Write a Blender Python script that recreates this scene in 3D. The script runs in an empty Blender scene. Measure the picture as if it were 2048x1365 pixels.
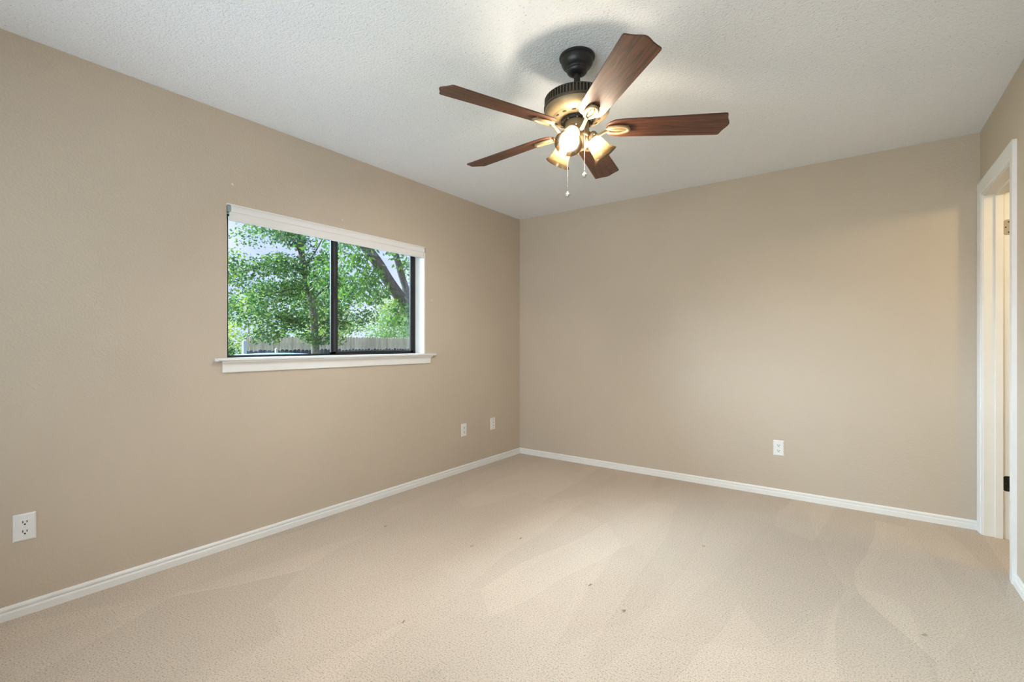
import bpy, bmesh, math, random
from mathutils import Vector, Matrix
R = math.radians
PI = math.pi
random.seed(7)
sc = bpy.context.scene
COL = sc.collection

# ------------------------------------------------------------------ camera
W, H = 2048, 1365
cam_d = bpy.data.cameras.new('camera')
cam = bpy.data.objects.new('camera', cam_d); COL.objects.link(cam)
cam.location = (2.8358, 0.0, 1.1458)
cam.rotation_euler = (R(90), 0, R(36.17))
cam_d.sensor_width = 36.0
cam_d.lens = 940.1 * 36.0 / W
cam_d.shift_y = (687.3 - H / 2) / W
cam_d.clip_start = 0.02
cam_d.clip_end = 300
sc.camera = cam

# ------------------------------------------------------------------ view transform
sc.view_settings.view_transform = 'Standard'
sc.view_settings.look = 'None'
sc.view_settings.gamma = 1.0
sc.view_settings.exposure = 0.40
sc.view_settings.use_curve_mapping = False

# ------------------------------------------------------------------ sky
wd = bpy.data.worlds.new('sky'); sc.world = wd
wd.use_nodes = True
nt = wd.node_tree; nt.nodes.clear()
wo = nt.nodes.new('ShaderNodeOutputWorld'); bg = nt.nodes.new('ShaderNodeBackground')
tc = nt.nodes.new('ShaderNodeTexCoord'); sep = nt.nodes.new('ShaderNodeSeparateXYZ')
rp = nt.nodes.new('ShaderNodeValToRGB'); cl = nt.nodes.new('ShaderNodeTexNoise')
mxw = nt.nodes.new('ShaderNodeMix'); mxw.data_type = 'RGBA'
rpc = nt.nodes.new('ShaderNodeValToRGB')
nt.links.new(tc.outputs['Generated'], sep.inputs[0])
nt.links.new(sep.outputs['Z'], rp.inputs['Fac'])
rp.color_ramp.elements[0].position = 0.0; rp.color_ramp.elements[0].color = (0.60, 0.67, 0.95, 1)
rp.color_ramp.elements[1].position = 0.6; rp.color_ramp.elements[1].color = (0.44, 0.55, 0.93, 1)
cl.inputs['Scale'].default_value = 5.0; cl.inputs['Detail'].default_value = 5.0
nt.links.new(tc.outputs['Generated'], cl.inputs['Vector'])
nt.links.new(cl.outputs['Fac'], rpc.inputs['Fac'])
rpc.color_ramp.elements[0].position = 0.5; rpc.color_ramp.elements[1].position = 0.72
nt.links.new(rpc.outputs['Color'], mxw.inputs['Factor'])
nt.links.new(rp.outputs['Color'], mxw.inputs['A'])
mxw.inputs['B'].default_value = (0.82, 0.85, 1.0, 1)
nt.links.new(mxw.outputs['Result'], bg.inputs['Color'])
bg.inputs['Strength'].default_value = 1.0
nt.links.new(bg.outputs[0], wo.inputs[0])

# hazy sun, low, from the garden side
def aim(o, d):
    o.rotation_euler = Vector(d).to_track_quat('-Z', 'Y').to_euler()
sun_d = bpy.data.lights.new('sun', 'SUN'); sun = bpy.data.objects.new('sun', sun_d); COL.objects.link(sun)
sun_d.energy = 21.0; sun_d.angle = R(60); sun_d.color = (0.62, 0.83, 1.0)
aim(sun, (0.80, 0.42, -0.58))

# added fill light behind the camera, shining in through the unseen rear window
def fill_light(name, loc, d, sx, sy, power, col):
    l = bpy.data.lights.new(name, 'AREA'); o = bpy.data.objects.new(name, l); COL.objects.link(o)
    l.shape = 'RECTANGLE'; l.size = sx; l.size_y = sy; l.energy = power; l.color = col
    o.location = loc; aim(o, d)
    return o
fill_light('fill_rear', (1.55, -0.86, 1.35), (0, 1, 0), 2.3, 1.5, 54.0, (0.86, 0.95, 1.0))
# lamp of the small room beyond the door
hall_d = bpy.data.lights.new('hall_lamp', 'POINT'); hall = bpy.data.objects.new('hall_lamp', hall_d); COL.objects.link(hall)
hall_d.energy = 20.0; hall_d.color = (1.0, 0.79, 0.43); hall_d.shadow_soft_size = 0.10
hall.location = (4.35, 3.05, 2.12)

# ------------------------------------------------------------------ materials
def mat(name):
    m = bpy.data.materials.new(name); m.use_nodes = True
    nt = m.node_tree
    return m, nt, nt.nodes['Principled BSDF']
def node(nt, t, **kw):
    n = nt.nodes.new(t)
    for k, v in kw.items():
        if k in n.inputs: n.inputs[k].default_value = v
        else: setattr(n, k, v)
    return n
def ramp(nt, fac, stops, interp='LINEAR'):
    r = nt.nodes.new('ShaderNodeValToRGB'); r.color_ramp.interpolation = interp
    e = r.color_ramp.elements
    while len(e) < len(stops): e.new(0.5)
    for i, (p, c) in enumerate(stops):
        e[i].position = p; e[i].color = (c[0], c[1], c[2], 1) if not isinstance(c, (int, float)) else (c, c, c, 1)
    nt.links.new(fac, r.inputs['Fac'])
    return r.outputs['Color']
def mapping(nt, scale=(1, 1, 1), rot=(0, 0, 0), coord='Object'):
    t = nt.nodes.new('ShaderNodeTexCoord'); mp = nt.nodes.new('ShaderNodeMapping')
    mp.inputs['Scale'].default_value = scale; mp.inputs['Rotation'].default_value = rot
    nt.links.new(t.outputs[coord], mp.inputs['Vector'])
    return mp.outputs['Vector']
def noise(nt, vec, scale, detail=2, rough=0.5):
    n = node(nt, 'ShaderNodeTexNoise', Scale=scale, Detail=detail, Roughness=rough)
    nt.links.new(vec, n.inputs['Vector']); return n.outputs['Fac']
def mixc(nt, fac, a, b, mode='MIX'):
    m = nt.nodes.new('ShaderNodeMix'); m.data_type = 'RGBA'; m.blend_type = mode
    for s, v in (('Factor', fac), ('A', a), ('B', b)):
        if isinstance(v, (int, float)): m.inputs[s].default_value = v
        elif isinstance(v, tuple): m.inputs[s].default_value = (*v, 1) if len(v) == 3 else v
        else: nt.links.new(v, m.inputs[s])
    return m.outputs['Result']
def bump(nt, b, h, strength, dist):
    n = node(nt, 'ShaderNodeBump', Strength=strength, Distance=dist)
    nt.links.new(h, n.inputs['Height']); nt.links.new(n.outputs[0], b.inputs['Normal'])
def simple(name, col, rough=0.5, metal=0.0, spec=0.5, var=0.0, vs=40.0):
    m, nt, b = mat(name)
    b.inputs['Roughness'].default_value = rough; b.inputs['Metallic'].default_value = metal
    b.inputs['Specular IOR Level'].default_value = spec
    if var:
        v = mapping(nt)
        c = ramp(nt, noise(nt, v, vs, 3), [(0.3, tuple(x * (1 - var) for x in col)), (0.7, tuple(min(1, x * (1 + var)) for x in col))])
        nt.links.new(c, b.inputs['Base Color'])
    else:
        b.inputs['Base Color'].default_value = (*col, 1)
    return m

def make_wall_mat():
    m, nt, b = mat('tan_wall_paint'); v = mapping(nt)
    c = ramp(nt, noise(nt, v, 2.2, 3), [(0.3, (0.535, 0.455, 0.363)), (0.7, (0.555, 0.472, 0.377))])
    nt.links.new(c, b.inputs['Base Color'])
    b.inputs['Roughness'].default_value = 0.62; b.inputs['Specular IOR Level'].default_value = 0.3
    h = ramp(nt, noise(nt, v, 95, 2.5, 0.55), [(0.38, 0.0), (0.62, 1.0)])
    bump(nt, b, h, 0.32, 0.0022)
    return m
def make_ceiling_mat():
    m, nt, b = mat('popcorn_ceiling'); v = mapping(nt)
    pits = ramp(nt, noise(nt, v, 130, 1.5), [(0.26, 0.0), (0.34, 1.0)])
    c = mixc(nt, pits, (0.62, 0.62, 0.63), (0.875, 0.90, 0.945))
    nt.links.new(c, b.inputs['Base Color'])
    b.inputs['Roughness'].default_value = 0.9; b.inputs['Specular IOR Level'].default_value = 0.15
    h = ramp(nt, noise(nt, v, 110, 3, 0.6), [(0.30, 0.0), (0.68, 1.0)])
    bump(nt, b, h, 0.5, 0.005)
    return m
def make_carpet_mat():
    m, nt, b = mat('beige_cut_pile_carpet')
    base = (0.590, 0.485, 0.382)
    v = mapping(nt)
    tuft = noise(nt, v, 165, 4, 0.68)
    sp = ramp(nt, tuft, [(0.34, 0.46), (0.46, 0.93), (0.68, 1.16)])
    # vacuum-cleaner tracks: the pile brushed one way or the other
    def tracks(rot, scl, lo, hi):
        w = node(nt, 'ShaderNodeTexNoise', Scale=1.4, Detail=1); nt.links.new(v, w.inputs['Vector'])
        d = node(nt, 'ShaderNodeVectorMath', operation='MULTIPLY_ADD'); d.inputs[1].default_value = (0.16, 0.16, 0)
        nt.links.new(w.outputs['Color'], d.inputs[0]); nt.links.new(v, d.inputs[2])
        mp = nt.nodes.new('ShaderNodeMapping'); mp.inputs['Rotation'].default_value = (0, 0, rot); mp.inputs['Scale'].default_value = scl
        nt.links.new(d.outputs[0], mp.inputs['Vector'])
        vo = nt.nodes.new('ShaderNodeTexVoronoi'); vo.voronoi_dimensions = '2D'; vo.inputs['Scale'].default_value = 1.0
        nt.links.new(mp.outputs[0], vo.inputs['Vector'])
        sp_ = nt.nodes.new('ShaderNodeSeparateColor'); nt.links.new(vo.outputs['Color'], sp_.inputs[0])
        return ramp(nt, sp_.outputs[0], [(0.0, lo), (1.0, hi)])
    t1 = tracks(R(-12), (3.4, 0.9, 1), 0.92, 1.05)
    t2 = tracks(R(30), (2.8, 0.7, 1), 0.96, 1.03)
    big = ramp(nt, noise(nt, v, 1.6, 4, 0.6), [(0.3, (0.96, 0.955, 0.95)), (0.7, (1.02, 1.02, 1.02))])
    c = mixc(nt, 1.0, base, sp, 'MULTIPLY')
    c = mixc(nt, 1.0, c, t1, 'MULTIPLY'); c = mixc(nt, 1.0, c, t2, 'MULTIPLY'); c = mixc(nt, 1.0, c, big, 'MULTIPLY')
    nt.links.new(c, b.inputs['Base Color'])
    b.inputs['Roughness'].default_value = 0.95; b.inputs['Specular IOR Level'].default_value = 0.1
    b.inputs['Sheen Weight'].default_value = 0.15; b.inputs['Sheen Roughness'].default_value = 0.5
    bump(nt, b, tuft, 0.55, 0.006)
    return m
def make_glass_mat():
    m = bpy.data.materials.new('window_glass'); m.use_nodes = True; nt = m.node_tree; nt.nodes.clear()
    o = nt.nodes.new('ShaderNodeOutputMaterial'); mx = nt.nodes.new('ShaderNodeMixShader')
    t = nt.nodes.new('ShaderNodeBsdfTransparent'); t.inputs[0].default_value = (0.95, 0.98, 0.98, 1)
    g = node(nt, 'ShaderNodeBsdfGlossy', Roughness=0.02); f = node(nt, 'ShaderNodeFresnel', IOR=1.35)
    nt.links.new(f.outputs[0], mx.inputs[0]); nt.links.new(t.outputs[0], mx.inputs[1]); nt.links.new(g.outputs[0], mx.inputs[2])
    nt.links.new(mx.outputs[0], o.inputs[0])
    return m
def make_shade_mat():
    m = bpy.data.materials.new('amber_frosted_glass'); m.use_nodes = True; nt = m.node_tree; nt.nodes.clear()
    o = nt.nodes.new('ShaderNodeOutputMaterial')
    tl = nt.nodes.new('ShaderNodeBsdfTranslucent'); df = nt.nodes.new('ShaderNodeBsdfDiffuse')
    tr = nt.nodes.new('ShaderNodeBsdfTransparent'); gl = node(nt, 'ShaderNodeBsdfGlossy', Roughness=0.25)
    v = mapping(nt)
    c = ramp(nt, noise(nt, v, 25, 3), [(0.3, (0.0150, 0.0094, 0.0038)), (0.7, (0.0180, 0.0113, 0.0046))])
    nt.links.new(c, tl.inputs[0]); nt.links.new(c, df.inputs[0])
    tr.inputs[0].default_value = (1.0, 0.95, 0.85, 1)
    m1 = node(nt, 'ShaderNodeMixShader'); m1.inputs[0].default_value = 0.12
    nt.links.new(tl.outputs[0], m1.inputs[1]); nt.links.new(df.outputs[0], m1.inputs[2])
    m2 = node(nt, 'ShaderNodeMixShader'); m2.inputs[0].default_value = 0.27
    nt.links.new(m1.outputs[0], m2.inputs[1]); nt.links.new(tr.outputs[0], m2.inputs[2])
    m3 = node(nt, 'ShaderNodeMixShader'); m3.inputs[0].default_value = 0.01
    nt.links.new(m2.outputs[0], m3.inputs[1]); nt.links.new(gl.outputs[0], m3.inputs[2])
    nt.links.new(m3.outputs[0], o.inputs[0])
    return m
def make_bulb_mat():
    m = bpy.data.materials.new('lit_bulb'); m.use_nodes = True; nt = m.node_tree; nt.nodes.clear()
    o = nt.nodes.new('ShaderNodeOutputMaterial'); e = node(nt, 'ShaderNodeEmission', Strength=BULB)
    e.inputs['Color'].default_value = (1.0, 0.965, 0.92, 1)
    nt.links.new(e.outputs[0], o.inputs[0])
    return m
BULB = 3400.0
def make_wood_mat():
    m, nt, b = mat('rosewood_veneer')
    v = mapping(nt, (1.2, 16, 16))
    n1 = node(nt, 'ShaderNodeTexNoise', Scale=4.5, Detail=5, Roughness=0.62, Distortion=0.9); nt.links.new(v, n1.inputs['Vector'])
    c = ramp(nt, n1.outputs['Fac'], [(0.30, (0.018, 0.007, 0.004)), (0.47, (0.075, 0.024, 0.012)), (0.60, (0.13, 0.042, 0.018)), (0.75, (0.19, 0.072, 0.03))])
    nt.links.new(c, b.inputs['Base Color'])
    b.inputs['Roughness'].default_value = 0.45; b.inputs['Specular IOR Level'].default_value = 0.6
    return m
def make_bronze_mat():
    m, nt, b = mat('antique_bronze')
    v = mapping(nt)
    c = ramp(nt, noise(nt, v, 30, 3), [(0.3, (0.31, 0.225, 0.125)), (0.7, (0.37, 0.27, 0.15))])
    nt.links.new(c, b.inputs['Base Color'])
    b.inputs['Roughness'].default_value = 0.5; b.inputs['Metallic'].default_value = 0.45
    return m
def make_fence_mat(name, c0, c1, width=0.14):
    m, nt, b = mat(name)
    v = mapping(nt, (1, 1 / width, 0.35))
    vor = nt.nodes.new('ShaderNodeTexWhiteNoise'); vor.noise_dimensions = '1D'
    s = nt.nodes.new('ShaderNodeSeparateXYZ'); nt.links.new(v, s.inputs[0])
    fl = node(nt, 'ShaderNodeMath', operation='FLOOR'); nt.links.new(s.outputs['Y'], fl.inputs[0]); nt.links.new(fl.outputs[0], vor.inputs['W'])
    board = ramp(nt, vor.outputs['Value'], [(0.0, c0), (1.0, c1)])
    v2 = mapping(nt, (10, 10, 0.8))
    g = ramp(nt, noise(nt, v2, 3, 4), [(0.3, 0.75), (0.7, 1.1)])
    nt.links.new(mixc(nt, 1.0, board, g, 'MULTIPLY'), b.inputs['Base Color'])
    b.inputs['Roughness'].default_value = 0.9
    return m
def make_leaf_mat(name, dark, mid, light, trans=0.4):
    m = bpy.data.materials.new(name); m.use_nodes = True; nt = m.node_tree; nt.nodes.clear()
    o = nt.nodes.new('ShaderNodeOutputMaterial')
    g = nt.nodes.new('ShaderNodeNewGeometry')
    c = ramp(nt, g.outputs['Random Per Island'], [(0.0, dark), (0.5, mid), (1.0, light)])
    d = node(nt, 'ShaderNodeBsdfPrincipled', Roughness=0.45); t = nt.nodes.new('ShaderNodeBsdfTranslucent')
    nt.links.new(c, d.inputs['Base Color'])
    nt.links.new(mixc(nt, 1.0, c, (1.15, 1.25, 0.55), 'MULTIPLY'), t.inputs['Color'])
    mx = node(nt, 'ShaderNodeMixShader'); mx.inputs[0].default_value = trans
    nt.links.new(d.outputs[0], mx.inputs[1]); nt.links.new(t.outputs[0], mx.inputs[2]); nt.links.new(mx.outputs[0], o.inputs[0])
    return m
def make_bark_mat(name, a, bcol):
    m, nt, b = mat(name); v = mapping(nt, (1, 1, 0.25))
    f = noise(nt, v, 40, 5, 0.65)
    nt.links.new(ramp(nt, f, [(0.3, a), (0.7, bcol)]), b.inputs['Base Color'])
    b.inputs['Roughness'].default_value = 0.95
    bump(nt, b, f, 0.7, 0.02)
    return m

M = {}
M['wall'] = make_wall_mat(); M['ceiling'] = make_ceiling_mat(); M['carpet'] = make_carpet_mat()
M['glass'] = make_glass_mat(); M['shade'] = make_shade_mat(); M['bulb'] = make_bulb_mat(); M['wood'] = make_wood_mat(); M['bronze'] = make_bronze_mat()
M['trim'] = simple('white_trim_paint', (0.80, 0.79, 0.765), 0.38, var=0.015, vs=15)
M['jamb'] = simple('cream_door_paint', (0.80, 0.765, 0.70), 0.42, var=0.02, vs=8)
M['dark_bronze'] = simple('dark_oiled_bronze', (0.030, 0.027, 0.025), 0.40, 0.35, var=0.15, vs=30)
M['brown_bronze'] = simple('brown_bronze', (0.085, 0.064, 0.042), 0.42, 0.5, var=0.15, vs=40)
M['alu'] = simple('dark_bronze_aluminium', (0.018, 0.016, 0.016), 0.38, 0.4, var=0.15, vs=25)
M['alu_grey'] = simple('grey_aluminium', (0.055, 0.064, 0.078), 0.4, 0.5, var=0.1, vs=25)
M['plastic'] = simple('white_plastic', (0.80, 0.79, 0.78), 0.35, var=0.01, vs=60)
M['slot'] = simple('dark_slot', (0.01, 0.009, 0.008), 0.6, var=0.2, vs=200)
M['blind'] = simple('white_blind_fabric', (0.80, 0.78, 0.76), 0.7, var=0.015, vs=120)
M['blind_cap'] = simple('grey_blind_bracket', (0.28, 0.33, 0.37), 0.35, 0.3, var=0.05, vs=60)
M['steel'] = simple('satin_steel', (0.50, 0.46, 0.40), 0.35, 0.85, var=0.06, vs=80)
M['black_steel'] = simple('black_hinge_steel', (0.022, 0.018, 0.015), 0.4, 0.5, var=0.2, vs=80)
M['chrome'] = simple('bright_chain_metal', (0.45, 0.43, 0.40), 0.35, 0.6, var=0.05, vs=200)
M['spackle'] = simple('pale_spackle', (0.72, 0.66, 0.58), 0.8, var=0.05, vs=100)
M['lint'] = simple('grey_lint', (0.36, 0.29, 0.21), 0.9, var=0.3, vs=300)
M['lawn'] = simple('lawn_grass', (0.10, 0.17, 0.05), 0.95, var=0.35, vs=3)
M['brick'] = simple('outside_wall_brick', (0.30, 0.20, 0.15), 0.9, var=0.25, vs=12)
M['fence'] = make_fence_mat('tan_fence_boards', (0.58, 0.45, 0.34), (0.76, 0.62, 0.48))
M['fence_dark'] = make_fence_mat('weathered_dark_boards', (0.060, 0.063, 0.070), (0.14, 0.14, 0.145))
M['post'] = simple('pale_post_wood', (0.55, 0.47, 0.37), 0.85, var=0.15, vs=8)
M['white_post'] = simple('white_post_paint', (0.42, 0.42, 0.40), 0.6, var=0.05, vs=8)
M['cover'] = simple('blue_grey_vinyl', (0.22, 0.31, 0.40), 0.5, var=0.2, vs=4)
M['bark'] = make_bark_mat('brown_bark', (0.10, 0.075, 0.06), (0.26, 0.205, 0.17))
M['bark_dark'] = make_bark_mat('dark_grey_bark', (0.045, 0.038, 0.034), (0.15, 0.125, 0.11))
M['leaf_a'] = make_leaf_mat('oak_leaf_green', (0.028, 0.085, 0.045), (0.070, 0.150, 0.062), (0.24, 0.30, 0.075))
M['leaf_b'] = make_leaf_mat('broad_leaf_green', (0.035, 0.10, 0.028), (0.085, 0.175, 0.042), (0.20, 0.29, 0.065))
M['leaf_y'] = make_leaf_mat('yellow_green_leaf', (0.12, 0.20, 0.055), (0.25, 0.32, 0.08), (0.46, 0.41, 0.13), 0.45)
M['leaf_c'] = make_leaf_mat('pale_green_leaf', (0.09, 0.19, 0.075), (0.17, 0.27, 0.105), (0.28, 0.36, 0.15), 0.45)
M['leaf_d'] = make_leaf_mat('deep_green_leaf', (0.02, 0.06, 0.025), (0.05, 0.11, 0.04), (0.10, 0.19, 0.06))

# ------------------------------------------------------------------ mesh helpers
def tag(o, label=None, cat=None, group=None, kind=None):
    if label: o['label'] = label
    if cat: o['category'] = cat
    if group: o['group'] = group
    if kind: o['kind'] = kind
    return o
def empty(name, loc, rz=0.0):
    o = bpy.data.objects.new(name, None); COL.objects.link(o)
    o.location = loc; o.rotation_euler = (0, 0, rz); o.empty_display_size = 0.1
    return o
def obj(name, bm, mats, parent=None, smooth=False, bevel=0.0, loc=None, autosmooth=None):
    me = bpy.data.meshes.new(name)
    bmesh.ops.recalc_face_normals(bm, faces=bm.faces[:])
    bm.to_mesh(me); bm.free()
    for m in (mats if isinstance(mats, (list, tuple)) else [mats]): me.materials.append(m)
    if smooth:
        for p in me.polygons: p.use_smooth = True
        if autosmooth: me.set_sharp_from_angle(angle=R(autosmooth))
    o = bpy.data.objects.new(name, me); COL.objects.link(o)
    if parent: o.parent = parent
    if loc is not None: o.location = loc
    if bevel:
        b = o.modifiers.new('bevel', 'BEVEL'); b.width = bevel; b.segments = 2; b.limit_method = 'ANGLE'
    return o
def box(bm, x0, x1, y0, y1, z0, z1, mi=0, mx=None):
    vs = [bm.verts.new((x, y, z)) for x in (x0, x1) for y in (y0, y1) for z in (z0, z1)]
    if mx is not None:
        for v in vs: v.co = mx @ v.co
    for f in ((0, 1, 3, 2), (4, 6, 7, 5), (0, 4, 5, 1), (2, 3, 7, 6), (0, 2, 6, 4), (1, 5, 7, 3)):
        bm.faces.new([vs[i] for i in f]).material_index = mi
def lathe(bm, prof, n=32, mx=None, mi=0, cap=True):
    rings = []
    for r, z in prof:
        rings.append([bm.verts.new((r * math.cos(2 * PI * k / n), r * math.sin(2 * PI * k / n), z)) for k in range(n)])
    for a, b in zip(rings, rings[1:]):
        for k in range(n):
            bm.faces.new((a[k], a[(k + 1) % n], b[(k + 1) % n], b[k])).material_index = mi
    if cap:
        bm.faces.new(rings[0]).material_index = mi; bm.faces.new(rings[-1]).material_index = mi
    if mx is not None:
        for rg in rings:
            for v in rg: v.co = mx @ v.co
def tube(bm, pts, rad, n=10, mi=0, flat=1.0):
    pts = [Vector(p) for p in pts]
    rings = []; up = Vector((0, 0, 1))
    for i, p in enumerate(pts):
        t = (pts[min(i + 1, len(pts) - 1)] - pts[max(i - 1, 0)]).normalized()
        a = t.cross(up)
        if a.length < 1e-3: a = t.cross(Vector((0, 1, 0)))
        a.normalize(); b = a.cross(t).normalized()
        r = rad[i] if isinstance(rad, (list, tuple)) else rad
        rings.append([bm.verts.new(p + a * r * math.cos(2 * PI * k / n) + b * r * flat * math.sin(2 * PI * k / n)) for k in range(n)])
    for A, B in zip(rings, rings[1:]):
        for k in range(n):
            bm.faces.new((A[k], A[(k + 1) % n], B[(k + 1) % n], B[k])).material_index = mi
    bm.faces.new(rings[0]).material_index = mi; bm.faces.new(rings[-1]).material_index = mi
def sweep(bm, prof, a, b, out, up=Vector((0, 0, 1)), mi=0, mitre=(0, 0)):
    """closed profile of (outward, upward) pairs swept from a to b; mitre: run-on per unit outward at either end"""
    a, b, out = Vector(a), Vector(b), Vector(out); t = (b - a).normalized()
    A = [bm.verts.new(a + out * o + up * u - t * o * mitre[0]) for o, u in prof]
    B = [bm.verts.new(b + out * o + up * u + t * o * mitre[1]) for o, u in prof]
    n = len(prof)
    for k in range(n):
        bm.faces.new((A[k], A[(k + 1) % n], B[(k + 1) % n], B[k])).material_index = mi
    bm.faces.new(A).material_index = mi; bm.faces.new(B).material_index = mi
def ball(bm, c, r, seg=12, sq=(1, 1, 1), mi=0):
    g = bmesh.ops.create_uvsphere(bm, u_segments=seg, v_segments=max(6, seg // 2), radius=r)
    for v in g['verts']: v.co = Vector((v.co.x * sq[0], v.co.y * sq[1], v.co.z * sq[2])) + Vector(c)
    for f in bm.faces:
        if mi and all(v in g['verts'] for v in f.verts): f.material_index = mi
def new(): return bmesh.new()

# ------------------------------------------------------------------ room shell
XR, YB, YF, ZC = 3.452, 4.018, -0.75, 2.44      # right wall, back wall, rear wall, ceiling
WY0, WY1, WZ0, WZ1 = 1.178, 2.676, 1.056, 1.93  # window opening in the left wall
DY0, DY1, DZ = 3.292, 3.925, 2.028              # door opening in the right wall
T = 0.14
bm = new(); box(bm, -T, XR + 1.75, YF - T, YB + 0.9, -0.12, 0.0)
tag(obj('floor', bm, M['carpet']), kind='structure')
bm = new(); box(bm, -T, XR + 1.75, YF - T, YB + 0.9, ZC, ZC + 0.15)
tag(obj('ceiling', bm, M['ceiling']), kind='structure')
bm = new()
box(bm, -T, 0, YF - T, WY0, 0, ZC); box(bm, -T, 0, WY1, YB, 0, ZC)
box(bm, -T, 0, WY0, WY1, 0, WZ0); box(bm, -T, 0, WY0, WY1, WZ1, ZC)
tag(obj('wall_left', bm, M['wall']), kind='structure')
bm = new(); box(bm, -T, XR + 0.115, YB, YB + T, 0, ZC)
tag(obj('wall_back', bm, M['wall']), kind='structure')
bm = new()
box(bm, XR, XR + 0.115, YF - T, DY0 - 0.02, 0, ZC); box(bm, XR, XR + 0.115, DY1 + 0.02, YB, 0, ZC)
box(bm, XR, XR + 0.115, DY0 - 0.02, DY1 + 0.02, DZ + 0.02, ZC)
tag(obj('wall_right', bm, M['wall']), kind='structure')
RX0, RX1, RZ0, RZ1 = 0.4, 2.7, 0.6, 2.1
bm = new()
box(bm, 0, RX0, YF - T, YF, 0, ZC); box(bm, RX1, XR, YF - T, YF, 0, ZC)
box(bm, RX0, RX1, YF - T, YF, 0, RZ0); box(bm, RX0, RX1, YF - T, YF, RZ1, ZC)
tag(obj('wall_rear', bm, M['wall']), kind='structure')
# small room beyond the door
bm = new()
box(bm, XR + 1.6, XR + 1.75, 2.0, YB + 0.9, 0, ZC); box(bm, XR + 0.115, XR + 1.6, 2.0, 2.12, 0, ZC)
box(bm, XR + 0.115, XR + 1.6, YB + 0.75, YB + 0.9, 0, ZC); box(bm, XR + 0.06, XR + 0.115, YB + T, YB + 0.75, 0, ZC)
tag(obj('wall_hall', bm, M['wall']), kind='structure')

BASE = [(0, 0), (0.0135, 0), (0.0135, 0.029), (0.0115, 0.0325), (0.0075, 0.0345), (0.0075, 0.0385), (0.0105, 0.041), (0.0105, 0.048), (0.007, 0.054), (0.003, 0.0565), (0, 0.0565)]
def base(name, a, b, out, mitre):
    bm = new(); sweep(bm, BASE, a, b, out, mitre=mitre)
    return tag(obj(name, bm, M['trim']), kind='structure')
base('baseboard_left', (0, YF, 0), (0, YB, 0), (1, 0, 0), (-1, -1))
base('baseboard_back', (0, YB, 0), (XR - 0.012, YB, 0), (0, -1, 0), (-1, 0))
base('baseboard_right', (XR, YF, 0), (XR, 3.206, 0), (-1, 0, 0), (-1, 0))
base('baseboard_rear', (0, YF, 0), (XR, YF, 0), (0, 1, 0), (-1, -1))

# ------------------------------------------------------------------ window in the left wall
win = empty('window_1', (0, (WY0 + WY1) / 2, WZ0)); tag(win, kind='structure')
def rel(o, root):   # parent while keeping world placement (root is unrotated)
    o.parent = root; o.location = Vector(o.location) - root.location
    return o
bm = new()
box(bm, -T, 0.001, WY1 - 0.012, WY1 + 0.001, WZ0, WZ1); box(bm, -T, -0.022, WY0 - 0.001, WY0 + 0.012, WZ0, WZ1); box(bm, -T, 0.001, WY0, WY1, WZ1 - 0.012, WZ1 + 0.001)
rel(obj('window_jamb', bm, M['trim']), win)
bm = new()   # outer aluminium frame
FX0, FX1 = -0.138, -0.100
ya, yb, za, zb = WY0 + 0.012, WY1 - 0.012, WZ0 + 0.004, WZ1 - 0.012
box(bm, FX0, FX1, ya, ya + 0.022, za, zb); box(bm, FX0, FX1, yb - 0.022, yb, za, zb)
box(bm, FX0, FX1, ya, yb, za, za + 0.012); box(bm, FX0, FX1, ya, yb, zb - 0.022, zb)
rel(obj('window_frame', bm, M['alu'], bevel=0.002), win)
def sash(name, x0, x1, y0, y1, w, wb):
    bm = new()
    z0, z1 = za + 0.010, zb - 0.020
    box(bm, x0, x1, y0, y0 + w, z0, z1); box(bm, x0, x1, y1 - w, y1, z0, z1)
    box(bm, x0, x1, y0, y1, z0, z0 + wb); box(bm, x0, x1, y0, y1, z1 - wb, z1)
    s = rel(obj(name, bm, M['alu'], bevel=0.002), win)
    bm = new(); xm = (x0 + x1) / 2
    box(bm, xm - 0.002, xm + 0.002, y0 + w * 0.9, y1 - w * 0.9, z0 + wb * 0.9, z1 - wb * 0.9)
    p = obj('pane', bm, M['glass']); p.parent = s
    return s
sl = sash('sash', -0.135, -0.121, ya + 0.014, 1.958, 0.034, 0.006)
sr = sash('sash', -0.119, -0.103, 1.892, yb - 0.012, 0.038, 0.018)
bm = new(); box(bm, -0.1035, -0.1005, 1.912, 1.926, za + 0.03, zb - 0.03)
o = obj('interlock_strip', bm, M['alu_grey'], bevel=0.0015); o.parent = sr; tag(o, 'grey strip')
bm = new(); box(bm, -0.100, -0.090, 1.914, 1.934, 1.452, 1.545); box(bm, -0.092, -0.078, 1.919, 1.929, 1.475, 1.52)
o = obj('latch', bm, M['dark_bronze'], bevel=0.003); o.parent = sr
# stool (with horns) and moulded apron
bm = new()
ST = [(-0.100, 0.0), (0.040, 0.0), (0.046, -0.004), (0.048, -0.009), (0.046, -0.014), (0.040, -0.017), (-0.100, -0.017)]
SZ = WZ0 + 0.008
sweep(bm, [(o, u + SZ) for o, u in ST if o > 0] + [(0.001, SZ - 0.017), (0.001, SZ)], (0, 1.118, 0), (0, 2.762, 0), (1, 0, 0))
box(bm, -0.100, 0.002, WY0 + 0.012, WY1 - 0.012, SZ - 0.017, SZ)
rel(obj('window_sill', bm, M['trim']), win)
bm = new()
AP = [(0, -0.017), (0.036, -0.017), (0.036, -0.022), (0.030, -0.028), (0.023, -0.033), (0.018, -0.040), (0.0165, -0.048), (0.0145, -0.078), (0.010, -0.082), (0, -0.082)]
sweep(bm, [(o, u + SZ) for o, u in AP], (0, 1.158, 0), (0, 2.716, 0), (1, 0, 0), mitre=(0.45, 0.45))
rel(obj('window_apron', bm, M['trim']), win)

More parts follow.
